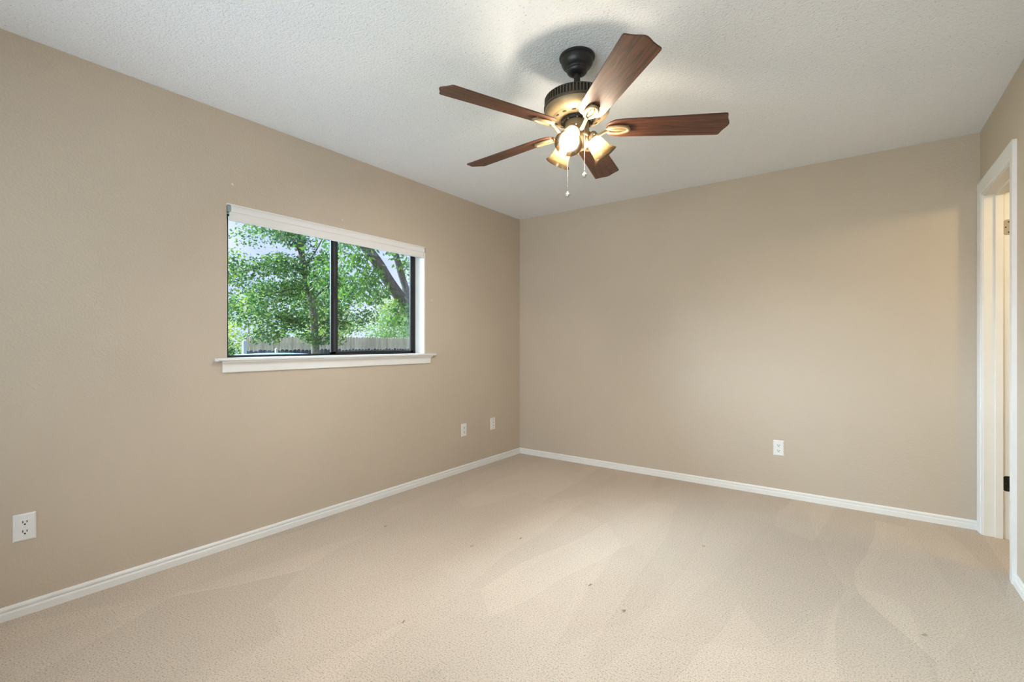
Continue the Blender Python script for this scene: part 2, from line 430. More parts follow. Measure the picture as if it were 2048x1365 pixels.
# ------------------------------------------------------------------ roller blind
bl = empty('roller_blind', (0.0, (WY0 + WY1) / 2, 1.885))
tag(bl, 'white roller blind rolled up under its valance at the top of the window', 'blind')
y0, y1 = WY0 + 0.002, WY1 - 0.004
VP = [(-0.055, 0.000), (0.006, 0.000), (0.0105, 0.003), (0.0120, 0.010), (0.0115, 0.026), (0.008, 0.035), (0.000, 0.040), (-0.010, 0.041), (-0.055, 0.041)]
bm = new(); sweep(bm, VP, (0, y0 + 0.018 - bl.location.y, 0), (0, y1 - 0.010 - bl.location.y, 0), (1, 0, 0))
obj('valance', bm, M['blind'], bl)
bm = new(); sweep(bm, [(-0.004, -0.041), (0.0, -0.041), (0.0005, 0.002), (-0.004, 0.002)], (0, y0 + 0.014 - bl.location.y, 0), (0, y1 - 0.014 - bl.location.y, 0), (1, 0, 0))
obj('shade_fabric', bm, M['blind'], bl)
bm = new(); sweep(bm, [(-0.007, -0.048), (0.0035, -0.048), (0.0045, -0.044), (0.0035, -0.036), (-0.007, -0.036)], (0, y0 + 0.012 - bl.location.y, 0), (0, y1 - 0.012 - bl.location.y, 0), (1, 0, 0))
obj('bottom_rail', bm, M['blind'], bl)
for ya_, yb_ in ((y0, y0 + 0.017), (y1 - 0.009, y1)):
    bm = new(); sweep(bm, [(o_ * 1.03, u_) for o_, u_ in VP], (0, ya_ - bl.location.y, 0), (0, yb_ - bl.location.y, 0), (1, 0, 0))
    o = obj('end_cap', bm, M['blind_cap'], bl, bevel=0.001); tag(o, 'grey end bracket')

# ------------------------------------------------------------------ unseen window added behind the camera for the fill light
w2 = empty('unseen_window', ((RX0 + RX1) / 2, YF, RZ0)); tag(w2, kind='structure')
bm = new()
for a_, b_ in ((RX0, RX0 + 0.05), (1.52, 1.58), (RX1 - 0.05, RX1)): box(bm, a_, b_, YF - 0.09, YF - 0.05, RZ0, RZ1)
box(bm, RX0, RX1, YF - 0.09, YF - 0.05, RZ0, RZ0 + 0.05); box(bm, RX0, RX1, YF - 0.09, YF - 0.05, RZ1 - 0.05, RZ1)
rel(obj('window_frame', bm, M['alu']), w2)
bm = new(); box(bm, RX0 + 0.04, RX1 - 0.04, YF - 0.072, YF - 0.068, RZ0 + 0.04, RZ1 - 0.04)
rel(obj('pane', bm, M['glass']), w2)

# ------------------------------------------------------------------ doorway in the right wall
door = empty('door_1', (XR, (DY0 + DY1) / 2, 0)); tag(door, kind='structure')
CAS = [(0, 0), (0.016, 0), (0.017, 0.012), (0.0155, 0.03), (0.0125, 0.055), (0.012, 0.066), (0.0085, 0.07), (0.008, 0.084), (0, 0.084)]  # (out, from outer edge inwards)
def casing(path, side):
    bm = new()
    # path: inner-edge corner points (y, z), profile measured outwards from the inner edge
    n = len(CAS); rings = []
    for (y, z, oy, oz) in path:
        rings.append([bm.verts.new((XR - o if side < 0 else XR + 0.115 + o, y + oy * (0.084 - u), z + oz * (0.084 - u))) for o, u in CAS])
    for A, B in zip(rings, rings[1:]):
        for k in range(n): bm.faces.new((A[k], A[(k + 1) % n], B[(k + 1) % n], B[k]))
    bm.faces.new(rings[0]); bm.faces.new(rings[-1])
    return bm
iy0, iy1, iz = DY0 - 0.002, DY1 + 0.004, DZ + 0.004
path = [(iy0, 0.0, -1, 0), (iy0, iz, -1, 1), (iy1, iz, 1, 1), (iy1, 0.0, 1, 0)]
rel(obj('door_casing', casing(path, -1), M['trim']), door)
rel(obj('door_casing', casing(path, 1), M['jamb']), door)
bm = new()
jx0, jx1 = XR - 0.0005, XR + 0.1155
box(bm, jx0, jx1, DY1, DY1 + 0.019, 0, DZ); box(bm, jx0, jx1, DY0 - 0.019, DY0, 0, DZ); box(bm, jx0, jx1, DY0 - 0.019, DY1 + 0.019, DZ, DZ + 0.019)
rel(obj('door_jamb', bm, M['jamb'], bevel=0.001), door)
bm = new()   # stop
sx0, sx1 = XR + 0.048, XR + 0.082
box(bm, sx0, sx1, DY1 - 0.011, DY1 + 0.001, 0, DZ); box(bm, sx0, sx1, DY0 - 0.001, DY0 + 0.011, 0, DZ); box(bm, sx0, sx1, DY0, DY1, DZ - 0.011, DZ + 0.001)
rel(obj('door_stop', bm, M['jamb'], bevel=0.002), door)
def hinge(z, m):
    bm = new(); n = 8
    h, w, r = 0.089, 0.036, 0.016
    x1 = jx1 + 0.001; x0 = x1 - w
    pts = [(x1, z - h / 2), (x1, z + h / 2)]
    for k in range(n + 1):
        a = PI / 2 + k / n * PI / 2; pts.append((x0 + r + r * math.cos(a), z + h / 2 - r + r * math.sin(a)))
    for k in range(n + 1):
        a = PI + k / n * PI / 2; pts.append((x0 + r + r * math.cos(a), z - h / 2 + r + r * math.sin(a)))
    A = [bm.verts.new((x, DY1 + 0.0005, zz)) for x, zz in pts]; B = [bm.verts.new((x, DY1 - 0.0018, zz)) for x, zz in pts]
    bm.faces.new(A); bm.faces.new(B)
    for k in range(len(A)): bm.faces.new((A[k], A[(k + 1) % len(A)], B[(k + 1) % len(A)], B[k]))
    hg = rel(obj('hinge', bm, m), door)
    for dx, dz in ((0.024, 0.030), (0.012, 0.0), (0.024, -0.030)):
        bm = new(); lathe(bm, [(0.0035, 0), (0.0035, 0.0008), (0.002, 0.0014)], 10, Matrix.Translation((x0 + dx, DY1 - 0.0018, z + dz)) @ Matrix.Rotation(R(90), 4, 'X'))
        s = obj('screw', bm, M['black_steel'] if m is M['steel'] else M['dark_bronze']); s.parent = hg
    bm = new(); lathe(bm, [(0.006, -0.045), (0.006, 0.045), (0.004, 0.049)], 12, Matrix.Translation((jx1 + 0.006, DY1 - 0.004, z)))
    s = obj('hinge_knuckle', bm, m); s.parent = hg
    return hg
tag(hinge(1.825, M['steel']), 'satin steel upper hinge leaf'); tag(hinge(0.325, M['black_steel']), 'black lower hinge leaf')

# ------------------------------------------------------------------ wall outlets
def plate_bm(w=0.070, h=0.115, t=0.006, r=0.006):
    bm = new()
    def ring(wi, hi, z):
        return [bm.verts.new((x, z, y)) for x, y in ((-wi, -hi), (wi, -hi), (wi, hi), (-wi, hi))]
    A = ring(w / 2, h / 2, 0); B = ring(w / 2, h / 2, -t * 0.35); C = ring(w / 2 - r, h / 2 - r, -t)
    for P, Q in ((A, B), (B, C)):
        for k in range(4): bm.faces.new((P[k], P[(k + 1) % 4], Q[(k + 1) % 4], Q[k]))
    bm.faces.new(A); bm.faces.new(C)
    return bm
def disc(bm, pts, y0, y1, mi=0):
    A = [bm.verts.new((x, y0, z)) for x, z in pts]; B = [bm.verts.new((x, y1, z)) for x, z in pts]
    bm.faces.new(A).material_index = mi; bm.faces.new(B).material_index = mi
    for k in range(len(A)): bm.faces.new((A[k], A[(k + 1) % len(A)], B[(k + 1) % len(A)], B[k])).material_index = mi
def rect(cx, cz, w, h): return [(cx - w / 2, cz - h / 2), (cx + w / 2, cz - h / 2), (cx + w / 2, cz + h / 2), (cx - w / 2, cz + h / 2)]
def circ(cx, cz, r, n=16, clip=9): return [(cx + r * math.cos(2 * PI * k / n), cz + max(-clip, min(clip, r * math.sin(2 * PI * k / n)))) for k in range(n)]
def outlet(loc, rz, label, kind='duplex'):   # faces local -Y
    e = empty('wall_outlet' if kind == 'duplex' else 'wall_jack_plate', loc, rz)
    tag(e, label, 'outlet' if kind == 'duplex' else 'wall plate', 'white wall plates')
    obj('cover_plate', plate_bm(), M['plastic'], e, bevel=0.0008)
    if kind == 'duplex':
        for s in (0.0197, -0.0197):
            bm = new()
            disc(bm, circ(0, s, 0.0185, 32, 0.0135), -0.004, -0.0052, 1)
            disc(bm, circ(0, s, 0.0171, 32, 0.0124), -0.004, -0.0074)
            disc(bm, rect(-0.0064, s + 0.0035, 0.0028, 0.0105), -0.0070, -0.0077, 1)
            disc(bm, rect(0.0064, s + 0.0035, 0.0028, 0.0090), -0.0070, -0.0077, 1)
            disc(bm, circ(0, s - 0.0070, 0.0032, 12), -0.0070, -0.0077, 1)
            obj('receptacle', bm, [M['plastic'], M['slot']], e)
        zs = (0.0,)
    else:
        for s in (0.012, -0.016):
            bm = new(); disc(bm, circ(0, s, 0.0055, 16), -0.004, -0.0085); disc(bm, circ(0, s, 0.0040, 12), -0.008, -0.0089, 1)
            obj('jack_socket', bm, [M['plastic'], M['slot']], e)
        zs = (0.040, -0.042)
    for z in zs:
        bm = new(); disc(bm, circ(0, z, 0.0030, 12), -0.0055, -0.0068); disc(bm, rect(0, z, 0.0046, 0.0008), -0.006, -0.0070, 1)
        obj('screw', bm, [M['plastic'] if kind == 'duplex' else M['slot'], M['slot']], e)
    return e
OZ = 0.370
outlet((0, 0.388, OZ), R(90), 'white duplex outlet low on the left wall close to the camera')
outlet((0, 3.146, OZ), R(90), 'white duplex outlet on the window wall, just left of the plate beside the corner')
outlet((0, 3.563, OZ), R(90), 'white wall plate with two dark jack holes beside the room corner', 'jack')
outlet((2.371, YB, OZ - 0.007), 0, 'white duplex outlet on the bare back wall between corner and doorway')

# ------------------------------------------------------------------ ceiling fan
FX, FY = 1.821, 1.885
fan = empty('ceiling_fan', (FX, FY, ZC))
tag(fan, 'bronze ceiling fan with five dark wood blades and three lit amber glass shades', 'ceiling fan')
def fz(z): return z - ZC
# canopy
bm = new()
lathe(bm, [(0.060, 0), (0.078, -0.001), (0.080, -0.005), (0.079, -0.011), (0.075, -0.013), (0.0725, -0.015), (0.072, -0.024), (0.069, -0.036), (0.063, -0.046), (0.055, -0.053), (0.0495, -0.0555), (0.0485, -0.0575), (0.0485, -0.063), (0.0465, -0.0645), (0.0455, -0.070), (0.040, -0.077), (0.030, -0.082), (0.022, -0.083), (0.018, -0.079)], 48)
obj('canopy', bm, M['dark_bronze'], fan, True, autosmooth=40)
bm = new(); lathe(bm, [(0.0145, -0.070), (0.0145, -0.205)], 24); obj('downrod', bm, M['dark_bronze'], fan, True, autosmooth=40)
# motor housing
ZM = fz(2.258)
bm = new()
lathe(bm, [(0.020, 0.004), (0.055, 0.004), (0.118, 0.000), (0.136, -0.004), (0.143, -0.009), (0.145, -0.014)], 64, Matrix.Translation((0, 0, ZM)))
obj('motor_cap', bm, M['dark_bronze'], fan, True, autosmooth=40)
bm = new()
lathe(bm, [(0.1405, -0.012), (0.1405, -0.050)], 96, Matrix.Translation((0, 0, ZM)), 1)
nf = 64
for k in range(nf):
    a = 2 * PI * k / nf
    box(bm, 0.136, 0.1465, -0.0030, 0.0030, -0.048, -0.014, 0, Matrix.Translation((0, 0, ZM)) @ Matrix.Rotation(a, 4, 'Z'))
lathe(bm, [(0.139, -0.046), (0.147, -0.046), (0.149, -0.049), (0.149, -0.055), (0.147, -0.058), (0.139, -0.058)], 96, Matrix.Translation((0, 0, ZM)))
obj('vent_band', bm, [M['brown_bronze'], M['slot']], fan)
bm = new()
HB = [(0.145, -0.056), (0.1455, -0.064), (0.143, -0.074), (0.136, -0.084), (0.126, -0.091), (0.114, -0.0955), (0.1125, -0.0945), (0.111, -0.0962), (0.104, -0.099), (0.090, -0.103), (0.082, -0.1045), (0.081, -0.1035), (0.079, -0.105), (0.060, -0.106)]
lathe(bm, HB, 96, Matrix.Translation((0, 0, ZM)))
hou = obj('motor_housing', bm, M['bronze'], fan, True, autosmooth=30)
for k in range(14):   # oval cooling holes round the underside
    a = 2 * PI * (k + 0.3) / 14
    bm = new(); ball(bm, (0, 0, 0), 1.0, 14, (0.0062, 0.0105, 0.0016), 0)
    o = obj('cooling_hole', bm, M['slot'], hou, True); o.location = (0.0985 * math.cos(a), 0.0985 * math.sin(a), ZM - 0.1008); o.rotation_euler = (0, 0, a)
# rotor plate and switch housing
bm = new(); lathe(bm, [(0.030, -0.104), (0.072, -0.104), (0.074, -0.110), (0.072, -0.117), (0.040, -0.118)], 48, Matrix.Translation((0, 0, ZM)))
rot = obj('flywheel', bm, M['dark_bronze'], fan, True, autosmooth=35)
for k in range(10):
    a = 2 * PI * k / 10 + 0.2
    bm = new(); ball(bm, (0.066 * math.cos(a), 0.066 * math.sin(a), ZM - 0.118), 0.0042, 10)
    obj('screw', bm, M['bronze'], rot, True)
bm = new(); lathe(bm, [(0.030, -0.112), (0.053, -0.114), (0.054, -0.118), (0.054, -0.176), (0.0555, -0.178), (0.0555, -0.183), (0.052, -0.188), (0.048, -0.190)], 48, Matrix.Translation((0, 0, ZM)))
obj('switch_housing', bm, M['bronze'], fan, True, autosmooth=35)
bm = new(); lathe(bm, [(0.040, -0.186), (0.050, -0.189), (0.050, -0.214), (0.046, -0.226), (0.034, -0.236), (0.016, -0.242), (0.010, -0.248), (0.007, -0.258), (0.003, -0.262)], 48, Matrix.Translation((0, 0, ZM)))
obj('light_fitter', bm, M['bronze'], fan, True, autosmooth=35)

# blades
BL_Z = fz(2.112)
PITCH = R(13)
def blade_bm():
    bm = new()
    top = [(0.128, 0.0), (0.129, 0.016), (0.134, 0.030), (0.146, 0.043), (0.166, 0.053), (0.200, 0.0575), (0.60, 0.0695), (0.628, 0.0700), (0.634, 0.0680), (0.637, 0.063), (0.641, 0.048), (0.647, 0.032), (0.655, 0.018), (0.660, 0.006)]
    out = top + [(x, -y) for x, y in reversed(top) if y > 0]
    A = [bm.verts.new((x, y, -0.003)) for x, y in out]; B = [bm.verts.new((x, y, 0.003)) for x, y in out]
    bm.faces.new(A); bm.faces.new(B)
    for k in range(len(A)): bm.faces.new((A[k], A[(k + 1) % len(A)], B[(k + 1) % len(A)], B[k]))
    return bm
def iron_bm():
    bm = new()
    # curved arm from the flywheel to the medallion, then the oval open medallion
    tube(bm, [(0.060, 0, -0.030), (0.078, 0, -0.034), (0.092, 0, -0.036), (0.104, 0, -0.030), (0.120, 0, -0.019), (0.140, 0, -0.012)], [0.0075, 0.0080, 0.0080, 0.0078, 0.0078, 0.0078], 12, 0, 0.75)
    n = 28; rings = []
    for k in range(n):
        a = 2 * PI * k / n
        cx, cy = 0.182 + 0.047 * math.cos(a), 0.0215 * math.sin(a)
        nx, ny = math.cos(a) * 0.0215, math.sin(a) * 0.047; l = math.hypot(nx, ny); nx, ny = nx / l, ny / l
        rings.append([bm.verts.new((cx + nx * 0.0085 * math.cos(b), cy + ny * 0.0085 * math.cos(b), -0.010 + 0.0065 * math.sin(b))) for b in [2 * PI * j / 10 for j in range(10)]])
    for i in range(n):
        for j in range(10):
            bm.faces.new((rings[i][j], rings[(i + 1) % n][j], rings[(i + 1) % n][(j + 1) % 10], rings[i][(j + 1) % 10]))
    # centre petal
    g = bmesh.ops.create_uvsphere(bm, u_segments=14, v_segments=8, radius=1.0)
    for v in g['verts']: v.co = Vector((0.180 + v.co.x * 0.043, v.co.y * 0.0075, -0.0085 + v.co.z * 0.006))
    box(bm, 0.135, 0.228, -0.0205, 0.0205, -0.0065, -0.003)
    return bm
bprof = blade_bm(); iprof = iron_bm()
blade_me = bpy.data.meshes.new('blade'); bmesh.ops.recalc_face_normals(bprof, faces=bprof.faces[:]); bprof.to_mesh(blade_me); blade_me.materials.append(M['wood'])
iron_me = bpy.data.meshes.new('blade_iron'); bmesh.ops.recalc_face_normals(iprof, faces=iprof.faces[:]); iprof.to_mesh(iron_me); iron_me.materials.append(M['bronze'])
for p in iron_me.polygons: p.use_smooth = True
iron_me.set_sharp_from_angle(angle=R(50))
BANG = [-113.3, -42.6, 30.8, 102.6, 176.6]
BDZ = [0.006, -0.002, -0.003, 0.006, -0.008]
for a, dz in zip(BANG, BDZ):
    mx = Matrix.Translation((0, 0, BL_Z)) @ Matrix.Rotation(R(a), 4, 'Z') @ Matrix.Rotation(-dz / 0.655, 4, 'Y') @ Matrix.Rotation(-PITCH, 4, 'X')
    b = bpy.data.objects.new('blade', blade_me); COL.objects.link(b); b.parent = fan; b.matrix_local = mx
    bv = b.modifiers.new('bevel', 'BEVEL'); bv.width = 0.0015; bv.segments = 2
    i = bpy.data.objects.new('blade_iron', iron_me); COL.objects.link(i); i.parent = fan; i.matrix_local = mx

# three lamp arms, shades and bulbs
SH_AZ = [-78, 42, 162]
TILT = R(40)   # of the shade axis from straight down
for az in SH_AZ:
    base_m = Matrix.Translation((0, 0, fz(2.064))) @ Matrix.Rotation(R(az), 4, 'Z')
    d = Vector((math.sin(TILT), 0, -math.cos(TILT)))
    neck = Vector((0.050, 0, 0.030))
    mx = base_m @ Matrix.Translation(neck) @ Matrix.Rotation(PI - TILT, 4, 'Y')      # local +Z runs down the shade axis
    bm = new(); tube(bm, [base_m @ Vector((0.035, 0, 0.022)), base_m @ Vector((0.046, 0, 0.030)), base_m @ (neck + d * 0.012)], [0.014, 0.015, 0.017], 14)
    lathe(bm, [(0.010, 0.002), (0.026, 0.006), (0.032, 0.014), (0.033, 0.030), (0.031, 0.034), (0.020, 0.034)], 32, mx)
    sk = obj('lamp_socket', bm, M['bronze'], fan, True, autosmooth=40)
    for q in range(3):
        a = q * 2 * PI / 3 + 0.4
        bm = new(); lathe(bm, [(0.0028, 0.030), (0.0028, 0.040)], 8, mx @ Matrix.Rotation(a, 4, 'Z') @ Matrix.Translation((0, 0, 0.024)) @ Matrix.Rotation(R(90), 4, 'Y'))
        obj('thumbscrew', bm, M['chrome'], sk)
    bm = new()
    P = [(0.0285, 0.022), (0.0285, 0.034), (0.0335, 0.042), (0.0375, 0.056), (0.0400, 0.075), (0.0425, 0.092), (0.0470, 0.108), (0.0540, 0.120), (0.0600, 0.127)]
    I = [(r - 0.003, z) for r, z in P]
    lathe(bm, P + [(0.0590, 0.1285)] + list(reversed(I)), 48, mx, cap=False)
    obj('lamp_shade', bm, M['shade'], fan, True, autosmooth=60)
    bm = new()
    lathe(bm, [(0.011, 0.024), (0.0115, 0.042), (0.0115, 0.050), (0.0145, 0.058), (0.0165, 0.066), (0.0170, 0.073), (0.0158, 0.080), (0.012, 0.086), (0.006, 0.0894), (0.001, 0.0900)], 24, mx)
    obj('bulb', bm, M['bulb'], fan, True)

# two bead pull chains with fobs
def chain(x, y, z0, z1, kind):
    bm = new(); n = int((z0 - z1) / 0.0050)
    for k in range(n):
        g = bmesh.ops.create_icosphere(bm, subdivisions=1, radius=0.0018)
        for v in g['verts']: v.co += Vector((x, y, z0 - k * 0.0050))
    tube(bm, [(x, y, z0 + 0.004), (x, y, z1)], 0.0007, 6)
    c = obj('pull_chain', bm, M['chrome'], fan, True)
    bm = new(); ball(bm, (x, y, z1 - 0.009), 0.011, 16, (1, 0.75, 1.0)); lathe(bm, [(0.003, z1 - 0.001), (0.0035, z1 + 0.005)], 10, Matrix.Translation((x, y, 0)))
    f = obj('chain_fob', bm, M['chrome'], c, True)
chain(0.050, -0.024, fz(2.128), fz(1.896), 0)
chain(-0.020, -0.052, fz(2.075), fz(1.815), 1)

# ------------------------------------------------------------------ small marks in the room
def lump(name, loc, sx, sy, sz, m, label, cat, group, seed):
    rnd = random.Random(seed); bm = new()
    g = bmesh.ops.create_icosphere(bm, subdivisions=2, radius=1.0)
    for v in g['verts']:
        k = 1 + rnd.uniform(-0.28, 0.28); v.co = Vector((v.co.x * sx * k, v.co.y * sy * k, v.co.z * sz * k))
    o = obj(name, bm, m, None, True, loc=loc); return tag(o, label, cat, group)
for i, (y, z, s, lb) in enumerate([(1.21, 2.045, 0.008, 'tiny pale spackle spot on the wall above the left end of the blind'), (1.913, 1.992, 0.007, 'tiny pale spackle spot on the wall above the middle of the blind'), (2.752, 1.505, 0.008, 'tiny pale spackle spot on the wall right of the window')]):
    lump('spackle_spot', (0.0005, y, z), 0.0016, s * 0.8, s, M['spackle'], lb, 'wall mark', 'spackle spots around the window', i)

# ------------------------------------------------------------------ outdoors
bm = new(); box(bm, -60, -T - 0.01, -20, 60, -0.75, -0.55)
tag(obj('lawn', bm, M['lawn']), kind='structure')
GZ = -0.55

def fence(name, x, ya, yb, top, pw, label, m, mpost, ragged, seed, post_step=2.4):
    rnd = random.Random(seed)
    e = empty(name, (x, (ya + yb) / 2, GZ)); tag(e, label, 'fence')
    yc = e.location.y
    bm = new(); y = ya
    while y < yb:
        t = top + rnd.uniform(-ragged, ragged) - GZ; w = pw - 0.008; c = 0.028
        pts = [(y - yc, 0), (y + w - yc, 0), (y + w - yc, t - c), (y + w - c - yc, t), (y + c - yc, t), (y - yc, t - c)]
        xx = rnd.uniform(-0.004, 0.004)
        A = [bm.verts.new((0.009 + xx, a, b)) for a, b in pts]; B = [bm.verts.new((-0.009 + xx, a, b)) for a, b in pts]
        bm.faces.new(A); bm.faces.new(B)
        for k in range(6): bm.faces.new((A[k], A[(k + 1) % 6], B[(k + 1) % 6], B[k]))
        y += pw
    obj('picket_panel', bm, m, e)
    for z in (0.35, (top - GZ) * 0.5, top - GZ - 0.3):
        bm = new(); box(bm, -0.055, -0.012, ya - yc, yb - yc, z - 0.045, z + 0.045); obj('rail', bm, mpost, e)
    y = ya + 0.3
    while y < yb:
        bm = new(); box(bm, -0.155, -0.055, y - yc - 0.05, y - yc + 0.05, 0, top - GZ - 0.06); obj('post', bm, mpost, e); y += post_step
    return e
fence('picket_fence', -15.0, 8.05, 19.5, 1.42, 0.14, 'tall tan board fence running across the back of the yard', M['fence'], M['post'], 0.018, 3)
fence('picket_fence', -10.6, 6.02, 15.0, 0.957, 0.125, 'low dark weathered picket fence in front of the tan fence', M['fence_dark'], M['fence_dark'], 0.022, 4)
def post(name, x, y, w, top, m, label):
    bm = new(); box(bm, -w / 2, w / 2, -w / 2, w / 2, 0, top - GZ - 0.03)
    A = [bm.verts.new(p) for p in ((-w / 2, -w / 2, top - GZ - 0.03), (w / 2, -w / 2, top - GZ - 0.03), (w / 2, w / 2, top - GZ - 0.03), (-w / 2, w / 2, top - GZ - 0.03))]
    t = bm.verts.new((0, 0, top - GZ))
    for k in range(4): bm.faces.new((A[k], A[(k + 1) % 4], t))
    return tag(obj(name, bm, m, None, loc=(x, y, GZ), bevel=0.004), label, 'post')
post('fence_post', -10.35, 5.92, 0.09, 1.236, M['white_post'], 'whitish square post standing at the left end of the fences')
post('fence_post', -10.35, 6.78, 0.065, 1.022, M['post'], 'tan wooden post standing against the low dark fence')
# thin metal gate frame by the white post
bm = new(); tube(bm, [(-10.3, 5.69, GZ), (-10.3, 5.69, 1.055), (-10.3, 5.83, 1.055), (-10.3, 5.83, GZ)], 0.012, 8); tube(bm, [(-10.3, 5.69, 0.55), (-10.3, 5.83, 0.55)], 0.010, 8)
tag(obj('gate_frame', bm, M['white_post']), 'thin pale metal frame left of the whitish post', 'gate frame')
bm = new(); lathe(bm, [(1.05, GZ), (1.05, 0.80), (1.0, 0.845), (0.75, 0.880), (0.4, 0.900), (0.05, 0.907)], 40, Matrix.Translation((-8.9, 6.0, 0)))
tag(obj('tub_cover', bm, M['cover'], None, True, autosmooth=50), 'round blue-grey covered tub at the bottom edge of the left pane', 'tub')

def leaf(bm, c, size, rnd, droop=0.0, long=1.9):
    a = rnd.uniform(0, 2 * PI); p = rnd.uniform(-0.9, 0.7) - droop
    u = Vector((math.cos(a) * math.cos(p), math.sin(a) * math.cos(p), math.sin(p)))
    s = u.cross(Vector((rnd.uniform(-1, 1), rnd.uniform(-1, 1), rnd.uniform(-0.2, 1.2))))
    if s.length < 1e-3: return
    s.normalize(); n = u.cross(s)
    L = size * rnd.uniform(0.7, 1.25); w = L / long
    b = bm.verts.new(c); l = bm.verts.new(c + u * L * 0.45 + s * w * 0.5 + n * L * 0.08); r = bm.verts.new(c + u * L * 0.45 - s * w * 0.5 + n * L * 0.08); t = bm.verts.new(c + u * L)
    bm.faces.new((b, l, t)); bm.faces.new((b, t, r))
def spray(bm, c, rad, n, size, rnd, sq=(1, 1, 0.7), droop=0.0, long=1.9):
    for _ in range(n):
        while True:
            v = Vector((rnd.uniform(-1, 1), rnd.uniform(-1, 1), rnd.uniform(-1, 1)))
            if v.length <= 1: break
        leaf(bm, Vector(c) + Vector((v.x * rad * sq[0], v.y * rad * sq[1], v.z * rad * sq[2])), size, rnd, droop, long)
def bez(pts, n):
    out = []
    P = [Vector(p) for p in pts]
    for i in range(len(P) - 1):
        p0, p1, p2, p3 = P[max(i - 1, 0)], P[i], P[i + 1], P[min(i + 2, len(P) - 1)]
        for k in range(n):
            t = k / n
            out.append(0.5 * ((2 * p1) + (p2 - p0) * t + (2 * p0 - 5 * p1 + 4 * p2 - p3) * t * t + (3 * p1 - p0 - 3 * p2 + p3) * t ** 3))
    out.append(P[-1]); return out
def limb(bm, pts, r0, r1, n=10):
    b = bez(pts, 4); tube(bm, b, [r0 + (r1 - r0) * i / (len(b) - 1) for i in range(len(b))], n)

# tree with the upright trunk, left pane
ta = empty('yard_tree', (-7.0, 5.97, GZ)); tag(ta, 'leafy green tree with a single upright trunk behind the left window pane', 'tree')
bm = new()
limb(bm, [(-7, 5.97, GZ), (-7, 5.96, 0.61), (-7, 5.93, 1.12), (-7, 5.90, 1.68), (-7, 5.83, 2.15), (-7, 5.72, 2.56), (-7.0, 5.63, 2.99), (-7, 5.58, 3.42), (-7, 5.53, 3.9), (-7, 5.46, 4.6)], 0.095, 0.055, 12)
rel(obj('trunk', bm, M['bark'], None, True), ta)
rnd = random.Random(11)
BR = [[(-7, 5.72, 2.60), (-6.95, 5.40, 2.82), (-6.9, 5.05, 2.86), (-6.8, 4.72, 2.71), (-6.7, 4.2, 2.52)],
      [(-7, 5.90, 1.68), (-6.9, 5.58, 1.69), (-6.8, 5.24, 1.65), (-6.7, 4.85, 1.72)],
      [(-7, 5.80, 2.30), (-6.8, 5.46, 2.33), (-6.7, 5.13, 2.25), (-6.6, 4.6, 2.08)],
      [(-7, 5.66, 2.80), (-7.1, 5.95, 3.15), (-7.2, 6.30, 3.7)],
      [(-7, 5.62, 3.05), (-6.9, 5.35, 3.4), (-6.8, 5.0, 3.7), (-6.7, 4.6, 3.85)],
      [(-7, 5.85, 2.1), (-7.1, 6.3, 2.45), (-7.2, 6.9, 2.6)],
      [(-7, 5.91, 1.5), (-7.1, 6.4, 1.7), (-7.15, 7.0, 1.6)],
      [(-7, 5.6, 3.3), (-6.6, 5.3, 3.6), (-6.1, 5.1, 3.8)]]
for b in BR:
    bm = new(); limb(bm, b, 0.030, 0.009, 8); rel(obj('branch', bm, M['bark_dark'], None, True), ta)
bm = new()
CL = []
for _ in range(150):
    CL.append((rnd.uniform(-8.3, -5.9), rnd.uniform(3.7, 7.1), rnd.uniform(1.75, 4.6), rnd.uniform(0.24, 0.42)))
for b in BR:
    for p in bez(b, 3)[3:]: CL.append((p.x, p.y, p.z, 0.36))
for y, z in ((4.3, 1.6), (4.7, 1.45), (5.0, 1.38), (4.5, 1.75), (5.3, 1.55), (4.1, 1.85), (5.15, 1.75), (5.6, 1.38), (5.72, 1.27), (5.88, 1.22), (6.15, 1.3), (6.35, 1.25), (6.1, 1.55), (6.4, 1.6), (6.3, 1.9), (4.6, 1.3), (4.85, 1.28)):
    CL.append((-6.8, y, z, 0.24))
for x, y, z, r in CL:
    # loose gaps where the sky shows between the boughs
    g = math.sin(y * 3.1 + 1.3) * math.cos(z * 3.3 + x * 0.7)
    if z > 2.9 and g > 0.35: continue
    spray(bm, (x, y, z), r, 125, 0.070, rnd, (1, 1, 0.65), 0.25, 1.7)
tag(rel(obj('foliage', bm, M['leaf_a']), ta), kind='stuff')

# tree with the forked leaning trunk, right pane
tb = empty('yard_tree', (-3.0, 5.44, GZ)); tag(tb, 'dark forked tree leaning across the right window pane', 'tree')
bm = new()
limb(bm, [(-3, 5.52, GZ), (-3, 5.44, 0.54), (-3, 5.385, 0.88), (-3, 5.33, 1.21), (-3, 5.26, 1.49), (-3, 5.2, 1.64), (-3, 5.09, 1.78), (-3, 4.92, 1.93), (-3, 4.72, 2.14), (-3, 4.56, 2.34), (-3, 4.38, 2.52), (-3, 4.24, 2.64), (-3, 3.98, 2.9)], 0.120, 0.070, 14)
rel(obj('trunk', bm, M['bark_dark'], None, True), tb)
bm = new(); limb(bm, [(-3, 5.21, 1.60), (-3, 5.19, 1.74), (-3, 5.15, 1.88), (-3, 5.08, 2.06), (-3, 4.99, 2.26), (-3, 4.92, 2.46), (-3, 4.84, 2.63), (-3, 4.70, 2.95)], 0.062, 0.045, 12)
rel(obj('branch', bm, M['bark_dark'], None, True), tb)
rnd = random.Random(23)
